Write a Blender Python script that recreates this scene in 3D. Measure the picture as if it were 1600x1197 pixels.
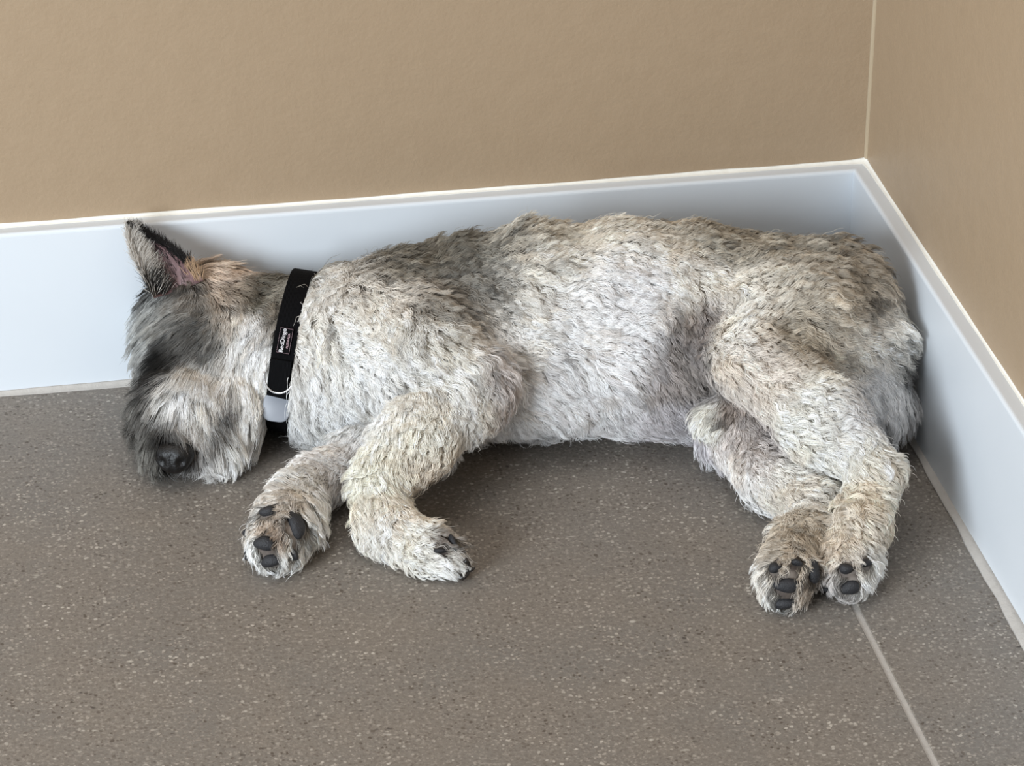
import bpy, bmesh, math, random
import numpy as np
from mathutils import Vector, Matrix

for o in list(bpy.data.objects): bpy.data.objects.remove(o)
rng = np.random.RandomState(7)
random.seed(7)
SC = bpy.context.scene
COL = SC.collection

# ------------------------------------------------------------------ camera
CAM_LOC = np.array([-0.7388, -2.3968, 1.2897])
CAM_ROT = (1.0724, -0.0039, -0.1823)
FPX = 5267.6
cam_data = bpy.data.cameras.new('camera')
cam = bpy.data.objects.new('camera', cam_data)
COL.objects.link(cam)
cam.location = CAM_LOC.tolist()
cam.rotation_euler = CAM_ROT
cam_data.sensor_width = 36.0
cam_data.lens = FPX / 1600.0 * 36.0
cam_data.clip_start = 0.05
SC.camera = cam

# ------------------------------------------------------------------ light of the room
world = bpy.data.worlds.new('world')
SC.world = world
world.use_nodes = True
bg = world.node_tree.nodes['Background']
bg.inputs['Color'].default_value = (0.93, 0.96, 1.0, 1)
bg.inputs['Strength'].default_value = 0.40

def area(name, loc, target, sx, sy, power, color):
    d = bpy.data.lights.new(name, 'AREA')
    d.shape = 'RECTANGLE'; d.size = sx; d.size_y = sy
    d.energy = power; d.color = color
    o = bpy.data.objects.new(name, d)
    COL.objects.link(o)
    o.location = loc
    o.rotation_euler = (Vector(target) - Vector(loc)).to_track_quat('-Z', 'Y').to_euler()
    return o
# a window wall to the left and in front of the corner, and a ceiling lamp
area('window_light', (-2.35, -2.2, 0.88), (-0.5, -0.15, 0.05), 1.25, 1.1, 84, (0.85, 0.93, 1.0))
area('ceiling_light', (-0.9, -0.9, 2.6), (-0.6, -0.3, 0.0), 1.2, 1.2, 14, (1.0, 0.96, 0.90))

SC.view_settings.view_transform = 'Standard'
SC.view_settings.look = 'None'
SC.view_settings.gamma = 1.0
SC.view_settings.use_curve_mapping = False
SC.view_settings.exposure = 0.16

# ------------------------------------------------------------------ helpers
_R = np.array(cam.rotation_euler.to_matrix())
def ray(px, py):
    v = _R @ np.array([(px - 800.0) / FPX, -(py - 598.5) / FPX, -1.0])
    return v / np.linalg.norm(v)
def PZ(px, py, z):
    """the point at height z seen at the photograph's pixel (px, py)"""
    d = ray(px, py); return CAM_LOC + d * ((z - CAM_LOC[2]) / d[2])
def PY(px, py, y):
    d = ray(px, py); return CAM_LOC + d * ((y - CAM_LOC[1]) / d[1])
RIGHT = _R @ np.array([1, 0, 0.]); UP = _R @ np.array([0, 1, 0.]); BACK = _R @ np.array([0, 0, 1.])

def lin(c):
    c = np.asarray(c, float) / 255.0
    return np.where(c <= 0.04045, c / 12.92, ((c + 0.055) / 1.055) ** 2.4)
def rgba(r, g, b): return tuple(lin((r, g, b))) + (1.0,)

class Mat:
    def __init__(s, name, rough=0.5, color=(0.8, 0.8, 0.8, 1)):
        s.m = bpy.data.materials.new(name); s.m.use_nodes = True
        s.t = s.m.node_tree; s.n = s.t.nodes
        s.b = s.n['Principled BSDF']
        s.b.inputs['Roughness'].default_value = rough
        s.b.inputs['Base Color'].default_value = color
    def node(s, kind, **kw):
        n = s.n.new(kind)
        for k, v in kw.items():
            if k in n.inputs: n.inputs[k].default_value = v
            else: setattr(n, k, v)
        return n
    def link(s, a, b): s.t.links.new(a, b)
    def coord(s):
        if not hasattr(s, '_c'): s._c = s.n.new('ShaderNodeTexCoord').outputs['Object']
        return s._c
    def noise(s, scale, detail=3.0, rough=0.5, vec=None):
        n = s.node('ShaderNodeTexNoise'); n.inputs['Scale'].default_value = scale
        n.inputs['Detail'].default_value = detail; n.inputs['Roughness'].default_value = rough
        s.link(vec or s.coord(), n.inputs['Vector']); return n.outputs['Fac']
    def ramp(s, fac, stops):
        r = s.n.new('ShaderNodeValToRGB'); e = r.color_ramp.elements
        while len(e) < len(stops): e.new(0.5)
        for k, (p, c) in enumerate(stops):
            e[k].position = p; e[k].color = c
        s.link(fac, r.inputs['Fac']); return r.outputs['Color']
    def mix(s, fac, a, b, mode='MIX'):
        n = s.n.new('ShaderNodeMix'); n.data_type = 'RGBA'; n.blend_type = mode
        for sock, v in ((n.inputs['Factor'], fac), (n.inputs['A'], a), (n.inputs['B'], b)):
            pass
        def put(idx, v):
            if isinstance(v, (int, float, tuple)): n.inputs[idx].default_value = v
            else: s.link(v, n.inputs[idx])
        put(0, fac); put(6, a); put(7, b)
        return n.outputs[2]
    def bump(s, h, strength, dist, prev=None):
        n = s.n.new('ShaderNodeBump'); n.inputs['Strength'].default_value = strength
        n.inputs['Distance'].default_value = dist
        s.link(h, n.inputs['Height'])
        if prev is not None: s.link(prev, n.inputs['Normal'])
        return n.outputs['Normal']

def mesh_obj(name, verts, faces, mat, parent=None, smooth=True):
    me = bpy.data.meshes.new(name)
    me.from_pydata([tuple(map(float, v)) for v in verts], [], [tuple(map(int, f)) for f in faces])
    me.materials.append(mat.m if isinstance(mat, Mat) else mat)
    if smooth: me.polygons.foreach_set('use_smooth', [True] * len(me.polygons))
    me.update()
    o = bpy.data.objects.new(name, me); COL.objects.link(o)
    if parent is not None: o.parent = parent
    return o
def bm_obj(name, bm, mat, parent=None, smooth=False):
    me = bpy.data.meshes.new(name); bm.to_mesh(me); bm.free()
    me.materials.append(mat.m)
    if smooth: me.polygons.foreach_set('use_smooth', [True] * len(me.polygons))
    o = bpy.data.objects.new(name, me); COL.objects.link(o)
    if parent is not None: o.parent = parent
    return o
def box(bm, lo, hi, bevel=0.0, seg=2, edges=None):
    lo = Vector(lo); hi = Vector(hi)
    r = bmesh.ops.create_cube(bm, size=1.0)
    vs = r['verts']
    for v in vs:
        v.co = Vector((lo[i] + (hi[i] - lo[i]) * (v.co[i] + 0.5) for i in range(3)))
    if bevel:
        es = {e for v in vs for e in v.link_edges}
        if edges: es = {e for e in es if edges(e)}
        bmesh.ops.bevel(bm, geom=list(es), offset=bevel, segments=seg, profile=0.5, affect='EDGES')
def extrude_profile(name, prof, path, mat, parent=None, cap=True):
    """prof: list of (out, z); path: list of (point, outward dir) mitred"""
    vs, fs = [], []
    n = len(prof)
    for p, d in path:
        for (a, z) in prof: vs.append((p[0] + d[0] * a, p[1] + d[1] * a, p[2] + z))
    for i in range(len(path) - 1):
        for k in range(n):
            k2 = (k + 1) % n
            fs.append((i * n + k, i * n + k2, (i + 1) * n + k2, (i + 1) * n + k))
    if cap:
        fs.append(tuple(range(n - 1, -1, -1))); fs.append(tuple((len(path) - 1) * n + k for k in range(n)))
    o = mesh_obj(name, vs, fs, mat, parent, smooth=False)
    bm = bmesh.new(); bm.from_mesh(o.data); bmesh.ops.recalc_face_normals(bm, faces=bm.faces); bm.to_mesh(o.data); bm.free()
    return o
def structure(o, label=None):
    o['kind'] = 'structure'
    if label: o['label'] = label
    return o

# ------------------------------------------------------------------ materials of the setting
paint = Mat('wall_paint', 0.48)
c = paint.mix(paint.noise(2.2, 4), rgba(163, 142, 117), rgba(170, 149, 124))
c = paint.mix(paint.noise(60, 3), c, rgba(160, 139, 114))
paint.link(c, paint.b.inputs['Base Color'])
nrm = paint.bump(paint.noise(260, 3, .55), .28, .0012)
nrm = paint.bump(paint.noise(42, 3), .25, .0025, nrm)
paint.link(nrm, paint.b.inputs['Normal'])
paint.b.inputs['Specular IOR Level'].default_value = 0.35

white = Mat('skirting_gloss_white', 0.32)
white.link(white.mix(white.noise(9, 4), rgba(216, 222, 228), rgba(222, 228, 234)), white.b.inputs['Base Color'])
white.link(white.bump(white.noise(30, 3), .1, .001), white.b.inputs['Normal'])
caulk = Mat('white_caulk', 0.4, rgba(240, 238, 230))
caulk.link(caulk.bump(caulk.noise(90, 3), .5, .002), caulk.b.inputs['Normal'])
paintbead = Mat('painted_corner_bead', 0.4, rgba(174, 157, 131))
grout = Mat('grout', 0.85)
grout.link(grout.mix(grout.noise(150, 4), rgba(176, 171, 165), rgba(196, 191, 185)), grout.b.inputs['Base Color'])
grout.link(grout.bump(grout.noise(400, 4), .5, .001), grout.b.inputs['Normal'])

tile_m = Mat('stone_look_tile', 0.55)
tc = tile_m.coord()
base = tile_m.mix(tile_m.noise(5.0, 5, .6), rgba(121, 114, 107), rgba(133, 125, 115))
base = tile_m.mix(tile_m.ramp(tile_m.noise(14, 3), [(.4, (0, 0, 0, 1)), (.7, (1, 1, 1, 1))]), base, rgba(122, 117, 111))
def fleck(scale, thr_lo, thr_hi, stretch, col, under, amount=1.0, patch=None, off=0.0):
    mp = tile_m.node('ShaderNodeMapping'); mp.inputs['Scale'].default_value = stretch
    mp.inputs['Location'].default_value = (off, off * 1.7, 0)
    tile_m.link(tc, mp.inputs['Vector'])
    # wobble the cells so that no fleck is round
    nz = tile_m.node('ShaderNodeTexNoise'); nz.inputs['Scale'].default_value = scale * .9; tile_m.link(mp.outputs[0], nz.inputs['Vector'])
    ad = tile_m.node('ShaderNodeVectorMath', operation='MULTIPLY_ADD')
    tile_m.link(nz.outputs['Color'], ad.inputs[0]); ad.inputs[1].default_value = (.9 / scale,) * 3
    tile_m.link(mp.outputs[0], ad.inputs[2])
    v = tile_m.node('ShaderNodeTexVoronoi'); v.inputs['Scale'].default_value = scale
    tile_m.link(ad.outputs[0], v.inputs['Vector'])
    # keep only some cells, each a size of its own
    sep = tile_m.node('ShaderNodeSeparateColor'); tile_m.link(v.outputs['Color'], sep.inputs[0])
    m1 = tile_m.node('ShaderNodeMath', operation='MULTIPLY'); tile_m.link(sep.outputs[0], m1.inputs[0]); m1.inputs[1].default_value = thr_hi
    m1b = tile_m.node('ShaderNodeMath', operation='SUBTRACT'); tile_m.link(m1.outputs[0], m1b.inputs[0]); m1b.inputs[1].default_value = thr_lo
    m2 = tile_m.node('ShaderNodeMath', operation='SUBTRACT'); tile_m.link(m1b.outputs[0], m2.inputs[0]); tile_m.link(v.outputs['Distance'], m2.inputs[1])
    m3 = tile_m.node('ShaderNodeMath', operation='MULTIPLY', use_clamp=True); tile_m.link(m2.outputs[0], m3.inputs[0]); m3.inputs[1].default_value = 9.0 * amount
    f = m3.outputs[0]
    if patch:
        r = tile_m.ramp(tile_m.noise(patch, 3), [(.38, (.15, .15, .15, 1)), (.62, (1, 1, 1, 1))])
        m4 = tile_m.node('ShaderNodeMath', operation='MULTIPLY'); tile_m.link(f, m4.inputs[0]); tile_m.link(r, m4.inputs[1]); f = m4.outputs[0]
    return tile_m.mix(f, under, col)
S = (1, 1, 1)
base = tile_m.mix(tile_m.ramp(tile_m.noise(330, 5, .7), [(.36, (1, 1, 1, 1)), (.50, (0, 0, 0, 1))]), base, rgba(110, 102, 95))
base = tile_m.mix(tile_m.ramp(tile_m.noise(290, 5, .7), [(.52, (0, 0, 0, 1)), (.68, (1, 1, 1, 1))]), base, rgba(154, 146, 137))
base = fleck(300, .20, .75, S, rgba(92, 83, 75), base, .6, 25)
base = fleck(310, .22, .75, S, rgba(168, 160, 150), base, .7, 22, 3.1)
base = fleck(230, .40, .82, S, rgba(186, 179, 169), base, .7, 11, 5.7)
base = fleck(140, .56, .88, (1, 1.2, 1), rgba(78, 71, 66), base, .7, 13, 9.3)
base = fleck(130, .60, .92, (.8, 1.4, 1), rgba(184, 178, 168), base, .6, 8, 1.3)
tile_m.link(base, tile_m.b.inputs['Base Color'])
tile_m.link(tile_m.bump(tile_m.noise(320, 3), .35, .001), tile_m.b.inputs['Normal'])
tile_m.b.inputs['Specular IOR Level'].default_value = 0.3

# ------------------------------------------------------------------ setting: floor, walls, skirting
T = 0.0144          # skirting thickness
H = 0.14            # skirting height
GX = -0.1235        # the joint between the tiles
bm = bmesh.new(); box(bm, (-3.2, -3.2, -0.05), (0.05, 0.05, -0.0012))
floor = structure(bm_obj('floor', bm, grout))
J = 0.0026
def tile(x0, x1, y0, y1):
    bm = bmesh.new(); box(bm, (x0, y0, -0.010), (x1, y1, 0.0), bevel=.0006, seg=2, edges=lambda e: all(v.co.z > -.005 for v in e.verts) or True)
    return bm_obj('tile', bm, tile_m, floor)
xs = [(GX + J, -0.004)] + [(GX - J - 1.19 * (k + 1) - 2 * J * k, GX - J - (1.19 + 2 * J) * k) for k in range(2)]
ys = [(-1.19, -0.004), (-1.19 * 2 - 2 * J, -1.19 - 2 * J)]
for x0, x1 in xs:
    for y0, y1 in ys: tile(x0, x1, y0, y1)

bm = bmesh.new(); box(bm, (-3.2, 0.0, -0.05), (0.05, 0.08, 2.7)); structure(bm_obj('wall_back', bm, paint))
bm = bmesh.new(); box(bm, (0.0, -3.2, -0.05), (0.08, 0.0, 2.7)); structure(bm_obj('wall_right', bm, paint))

def skirt_profile():
    r = 0.0028
    pts = [(0, 0.003), (T, 0.003)]
    for k in range(5):
        a = math.pi / 2 * k / 4
        pts.append((T - r + r * math.cos(a), H - r + r * math.sin(a)))
    pts.append((0, H)); return pts
prof = skirt_profile()
extr = [((-3.1, 0, 0), (0, -1)), ((0, 0, 0), (-1, -1))]
structure(extrude_profile('baseboard_back', prof, extr, white))
extr = [((0, 0, 0), (-1, -1)), ((0, -3.1, 0), (-1, 0))]
structure(extrude_profile('baseboard_right', prof, extr, white))
# wobbly caulk beads along the top of the skirting, and grout lines along its foot
def bead(name, p0, p1, out, up, mat, w, h, seed, n=240, wob=.25, flare=0.0, end_pow=1):
    r = np.random.RandomState(seed); vs, fs = [], []
    p0, p1, out, up = map(np.array, (p0, p1, out, up))
    ph = r.rand(6) * 6.28
    for i in range(n + 1):
        t = i / n; L = np.linalg.norm(p1 - p0) * t
        q = 1 + wob * (math.sin(L * 31 + ph[0]) * .5 + math.sin(L * 77 + ph[1]) * .35 + math.sin(L * 9 + ph[2]) * .5)
        fl = 1 + flare * math.exp(-(L / .010) ** 2)
        p = p0 + (p1 - p0) * t
        for k in range(6):
            a = math.pi / 2 * k / 5
            ww, hh = w * q * fl, h * q * fl
            # concave fillet
            o_ = ww * (1 - math.sin(a)) ; u_ = hh * (1 - math.cos(a))
            vs.append(p + out * o_ + up * u_)
        vs.append(p - out * .001 - up * .001)
    for i in range(n):
        for k in range(7):
            k2 = (k + 1) % 7
            fs.append((i * 7 + k, (i + 1) * 7 + k, (i + 1) * 7 + k2, i * 7 + k2))
    o = mesh_obj(name, vs, fs, mat)
    bm = bmesh.new(); bm.from_mesh(o.data); bmesh.ops.recalc_face_normals(bm, faces=bm.faces); bm.to_mesh(o.data); bm.free()
    return structure(o)
bead('trim_1', (0, 0, H), (-3.1, 0, H), (0, -1., 0), (0, 0, 1.), caulk, .0030, .0024, 3, flare=.7)
bead('trim_2', (0, 0, H), (0, -3.1, H), (-1., 0, 0), (0, 0, 1.), caulk, .0024, .0020, 5, flare=.7)
bead('trim_3', (0, 0, H + .003), (0, 0, 2.7), (-1., 0, 0), (0, -1., 0), paintbead, .0022, .0028, 8, wob=.08)
bead('trim_4', (-3.1, -T, 0), (-T, -T, 0), (0, -1., 0), (0, 0, 1.), grout, .0052, .0034, 9, wob=.15)
def foot_right():
    vs, fs = [], []; n = 120
    for i in range(n + 1):
        t = i / n; y = -T - 3.05 * t
        w = .0050 + .0060 * min(1, max(0, (-y - .25) / .45)) + .0006 * math.sin(y * 60) + .0004 * math.sin(y * 131)
        vs += [(-T - w, y, .0003), (-T - w * .85, y, .0016), (-T - w * .4, y, .0018), (-T + .002, y, .0052), (-T + .002, y, -.001)]
    for i in range(n):
        for k in range(5):
            k2 = (k + 1) % 5; fs.append((i * 5 + k, (i + 1) * 5 + k, (i + 1) * 5 + k2, i * 5 + k2))
    o = mesh_obj('trim_5', vs, fs, grout)
    bm = bmesh.new(); bm.from_mesh(o.data); bmesh.ops.recalc_face_normals(bm, faces=bm.faces); bm.to_mesh(o.data); bm.free()
    return structure(o)
foot_right()

# ------------------------------------------------------------------ the dog: one continuous surface from a distance field
# node: (px, py, z, r)   the pixel in the photograph, the height above the floor and the radius in metres
def chain(nodes, k, sy=1.0, sz=1.0):
    return dict(p=[PZ(a, b, z) for a, b, z, r in nodes], r=[n[3] for n in nodes], k=k, sy=sy, sz=sz)
CH = []
CH.append(chain([(510, 560, .062, .053), (560, 551, .068, .060), (640, 543, .074, .066), (740, 527, .081, .068), (840, 516, .086, .073),
                 (980, 510, .087, .074), (1080, 513, .084, .072), (1170, 522, .081, .068), (1235, 538, .078, .061), (1288, 570, .072, .051)], .02, sy=1.05))
CH.append(chain([(350, 512, .064, .040), (410, 535, .060, .044), (470, 550, .060, .049), (520, 558, .062, .053)], .02))            # neck
CH.append(chain([(312, 505, .064, .041), (318, 560, .056, .040)], .02))                                                          # skull
CH.append(chain([(312, 580, .050, .036), (288, 642, .040, .027), (274, 688, .032, .018)], .016))                                  # muzzle
CH.append(chain([(365, 590, .044, .034), (360, 640, .034, .026), (338, 692, .026, .017)], .014))                                  # jaw and beard
CH.append(chain([(590, 520, .102, .044), (660, 560, .100, .041), (726, 600, .088, .033)], .02))                                  # upper arm
CH.append(chain([(726, 604, .088, .030), (655, 682, .068, .024), (597, 752, .044, .018)], .009))                                 # forearm
CH.append(chain([(590, 762, .040, .018), (604, 812, .026, .016), (660, 855, .019, .015), (695, 873, .015, .011)], .007))          # paw
CH.append(chain([(650, 670, .034, .028), (575, 712, .026, .018), (495, 752, .026, .018)], .008))                                 # lower forearm
CH.append(chain([(480, 758, .026, .018), (452, 808, .026, .018), (430, 848, .021, .020)], .008))                                 # lower fore paw
CH.append(chain([(1280, 490, .102, .054), (1230, 515, .112, .046), (1175, 556, .108, .032)], .022))                              # thigh
CH.append(chain([(1180, 558, .108, .031), (1275, 652, .084, .027), (1366, 738, .058, .0175)], .010))                             # shank
CH.append(chain([(1366, 742, .056, .0165), (1345, 815, .040, .0165), (1325, 880, .023, .017), (1325, 898, .020, .016)], .007))    # metatarsus
CH.append(chain([(1150, 672, .040, .027), (1210, 738, .032, .024), (1280, 795, .030, .0165)], .009))                             # lower shank
CH.append(chain([(1284, 796, .028, .0165), (1252, 850, .023, .0175), (1229, 900, .021, .020)], .008))                            # lower metatarsus
CH.append(chain([(1300, 560, .070, .050), (1328, 622, .045, .040)], .02))                                                        # buttock
CH.append(chain([(1330, 530, .100, .014), (1394, 516, .104, .006)], .012))                                                       # docked tail
CH.append(chain([(1150, 640, .066, .015), (1112, 660, .056, .0135)], .006))                                                        # belly fold

def seg_sdf(P, a, b, ra, rb):
    ab = b - a; L2 = float(ab @ ab) + 1e-12
    t = np.clip(((P - a) @ ab) / L2, 0, 1)
    t = t * t * (3 - 2 * t) * .35 + t * .65
    d = P - a - t[..., None] * ab
    return np.sqrt((d * d).sum(-1)) - (ra + (rb - ra) * t)
def smin(a, b, k):
    h = np.maximum(k - np.abs(a - b), 0) / k
    return np.minimum(a, b) - h * h * k * .25
BUMPS = []       # toes: (centre, r, k)
def sdf(P):
    P = np.asarray(P, np.float32)
    D = None
    for c in CH:
        s = np.array([1, 1 / c['sy'], 1 / c['sz']], np.float32)
        d = None
        for i in range(len(c['p']) - 1):
            e = seg_sdf(P * s, (c['p'][i] * s).astype(np.float32), (c['p'][i + 1] * s).astype(np.float32), c['r'][i], c['r'][i + 1])
            d = e if d is None else smin(d, e, .012)
        D = d if D is None else smin(D, d, c['k'])
    for cc, r, k in BUMPS:
        D = smin(D, np.sqrt(((P - cc.astype(np.float32)) ** 2).sum(-1)) - r, k)
    # soft muscle folds
    x, y, z = P[..., 0], P[..., 1], P[..., 2]
    D = D + .0012 * (np.sin(x * 95 + y * 40) * np.sin(y * 85 - z * 60 + 1.3) + np.sin(z * 120 + x * 50 + .7) * .6)
    return D
def sgrad(P, e=.001):
    g = np.stack([sdf(P + np.eye(3)[i] * e) - sdf(P - np.eye(3)[i] * e) for i in range(3)], -1).astype(float)
    return g / (np.linalg.norm(g, axis=-1, keepdims=True) + 1e-9)
def march_many(pix, reach=.022, level=0.0):
    """first point of the body met by each ray, or its nearest approach"""
    D = np.array([ray(a, b) for a, b in pix]); N = len(D); t = np.full(N, 2.35); bs = np.full(N, 9.); bp = np.zeros((N, 3)); live = np.ones(N, bool)
    for _ in range(150):
        ix = np.nonzero(live)[0]
        if not len(ix): break
        P = CAM_LOC + D[ix] * t[ix, None]; s = sdf(P).astype(float) - level
        m = s < bs[ix]; bs[ix[m]] = s[m]; bp[ix[m]] = P[m]
        live[ix] = (s > .0004) & (t[ix] < 3.2)
        t[ix] += np.maximum(s * .85, .0004)
    for _ in range(3):
        g = sgrad(bp); bp = bp - g * sdf(bp).astype(float)[:, None]
    return [(bp[k], g[k]) if bs[k] < reach else None for k in range(N)]
def march(px, py): return march_many([(px, py)])[0]

# paw pads: (px, py, half width px, half height px, turn)
PADS = [(415, 849, 17, 11, 10), (425, 874, 17, 10, -12), (389, 833, 9, 7, 0), (461, 822, 13, 22, -25), (420, 802, 13, 8, 0), (458, 866, 6, 9, -15), (383, 870, 8, 9, 0),
        (1229, 914, 19, 11, 5), (1226, 940, 18, 9, -8), (1268, 893, 10, 19, -8), (1212, 888, 10, 8, 0), (1244, 880, 9, 5, 20),
        (1328, 916, 15, 11, -12), (1322, 889, 11, 8, 15), (1350, 881, 10, 6, 0), (1286, 936, 7, 5, 0),
        (706, 852, 5, 16, -25), (688, 861, 11, 4, 0)]
pad_hits = []
for q, h in zip(PADS, march_many([q[:2] for q in PADS])):
    if h: pad_hits.append((q, h))
for q, (p, n) in pad_hits:
    r = max(q[2], q[3]) / 1870. * 1.05
    BUMPS.append((p - n * r * .72, r, .005))

VX = .0036
lo = np.array([-.93, -.56, -.004]); hi = np.array([.004, .004, .215])
dims = np.ceil((hi - lo) / VX).astype(int)
gx, gy, gz = [lo[i] + VX * np.arange(dims[i]) for i in range(3)]
VOL = np.empty(dims, np.float32)
for i0 in range(0, dims[0], 40):
    G = np.stack(np.meshgrid(gx[i0:i0 + 40], gy, gz, indexing='ij'), -1).astype(np.float32)
    VOL[i0:i0 + 40] = sdf(G)
# rest on the floor and against the skirting
G = np.meshgrid(gx, gy, gz, indexing='ij')
VOL = np.maximum(VOL, .0012 - G[2].astype(np.float32))
VOL = np.maximum(VOL, (G[1] + T + .002).astype(np.float32))
VOL = np.maximum(VOL, (G[0] + T + .002).astype(np.float32))
del G
VOL[0] = VOL[-1] = .01; VOL[:, 0] = .01; VOL[:, -1] = .01; VOL[:, :, 0] = .01; VOL[:, :, -1] = .01

def surface_nets(V):
    ins = V < 0
    c = [(a, b, d) for a in (0, 1) for b in (0, 1) for d in (0, 1)]
    X, Y, Z = V.shape
    def sh(A, a, b, d): return A[a:X - 1 + a, b:Y - 1 + b, d:Z - 1 + d]
    cnt = sum(sh(ins, *q).astype(np.int8) for q in c)
    act = (cnt > 0) & (cnt < 8)
    idx = -np.ones(act.shape, np.int64); ii = np.argwhere(act); idx[act] = np.arange(len(ii))
    acc = np.zeros((len(ii), 3)); num = np.zeros(len(ii))
    vals = {q: V[ii[:, 0] + q[0], ii[:, 1] + q[1], ii[:, 2] + q[2]] for q in c}
    for q in c:
        for ax in range(3):
            if q[ax] == 0:
                q2 = tuple(1 if k == ax else q[k] for k in range(3))
                a, b = vals[q], vals[q2]; m = (a < 0) != (b < 0)
                t = np.where(m, a / np.where(m, a - b, 1), 0)
                pos = np.array(q, float)[None] + 0; pos = np.repeat(pos, len(ii), 0); pos[:, ax] += t
                acc[m] += pos[m]; num[m] += 1
    verts = (ii + acc / num[:, None]) * VX + lo
    faces = []
    for ax in range(3):
        a = np.moveaxis(ins, ax, 0); I = np.moveaxis(idx, ax, 0)
        e = a[:-1] != a[1:]
        e[:, 0] = False; e[:, :, 0] = False; e[:, -1] = False; e[:, :, -1] = False
        w = np.argwhere(e)
        q = np.stack([I[w[:, 0], w[:, 1] - 1, w[:, 2] - 1], I[w[:, 0], w[:, 1], w[:, 2] - 1], I[w[:, 0], w[:, 1], w[:, 2]], I[w[:, 0], w[:, 1] - 1, w[:, 2]]], 1)
        flip = ~a[:-1][e] if ax != 1 else a[:-1][e]
        q[flip] = q[flip][:, ::-1]
        faces.append(q)
    return verts, np.concatenate(faces)
verts, faces = surface_nets(VOL)
# keep the largest piece only, relax a little
for _ in range(3):
    acc = np.zeros_like(verts); num = np.zeros(len(verts))
    for a in range(4):
        i, j = faces[:, a], faces[:, (a + 1) % 4]
        np.add.at(acc, i, verts[j]); np.add.at(acc, j, verts[i]); np.add.at(num, i, 1); np.add.at(num, j, 1)
    verts = verts * .45 + .55 * acc / np.maximum(num, 1)[:, None]

def vol_at(P):
    q = (P - lo) / VX
    q = np.clip(q, 0, np.array(VOL.shape) - 1.001); i = q.astype(int); f = q - i
    r = 0
    for a in (0, 1):
        for b in (0, 1):
            for c_ in (0, 1):
                w = (f[..., 0] if a else 1 - f[..., 0]) * (f[..., 1] if b else 1 - f[..., 1]) * (f[..., 2] if c_ else 1 - f[..., 2])
                r = r + w * VOL[i[..., 0] + a, i[..., 1] + b, i[..., 2] + c_]
    return r
def grad_at(P):
    e = VX * .8
    g = np.stack([vol_at(P + np.eye(3)[k] * e) - vol_at(P - np.eye(3)[k] * e) for k in range(3)], -1)
    return g / (np.linalg.norm(g, axis=-1, keepdims=True) + 1e-9)

skin = Mat('skin', 0.7)
at = skin.node('ShaderNodeAttribute'); at.attribute_name = 'skin_color'
skin.link(skin.mix(.22, at.outputs['Color'], skin.ramp(skin.noise(120, 4), [(.35, rgba(120, 100, 90)), (.65, rgba(190, 170, 155))])), skin.b.inputs['Base Color'])
dog = mesh_obj('dog', verts, faces, skin)
dog['label'] = 'small cream and grey wiry-haired dog asleep on its side in the corner'
dog['category'] = 'dog'

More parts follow.
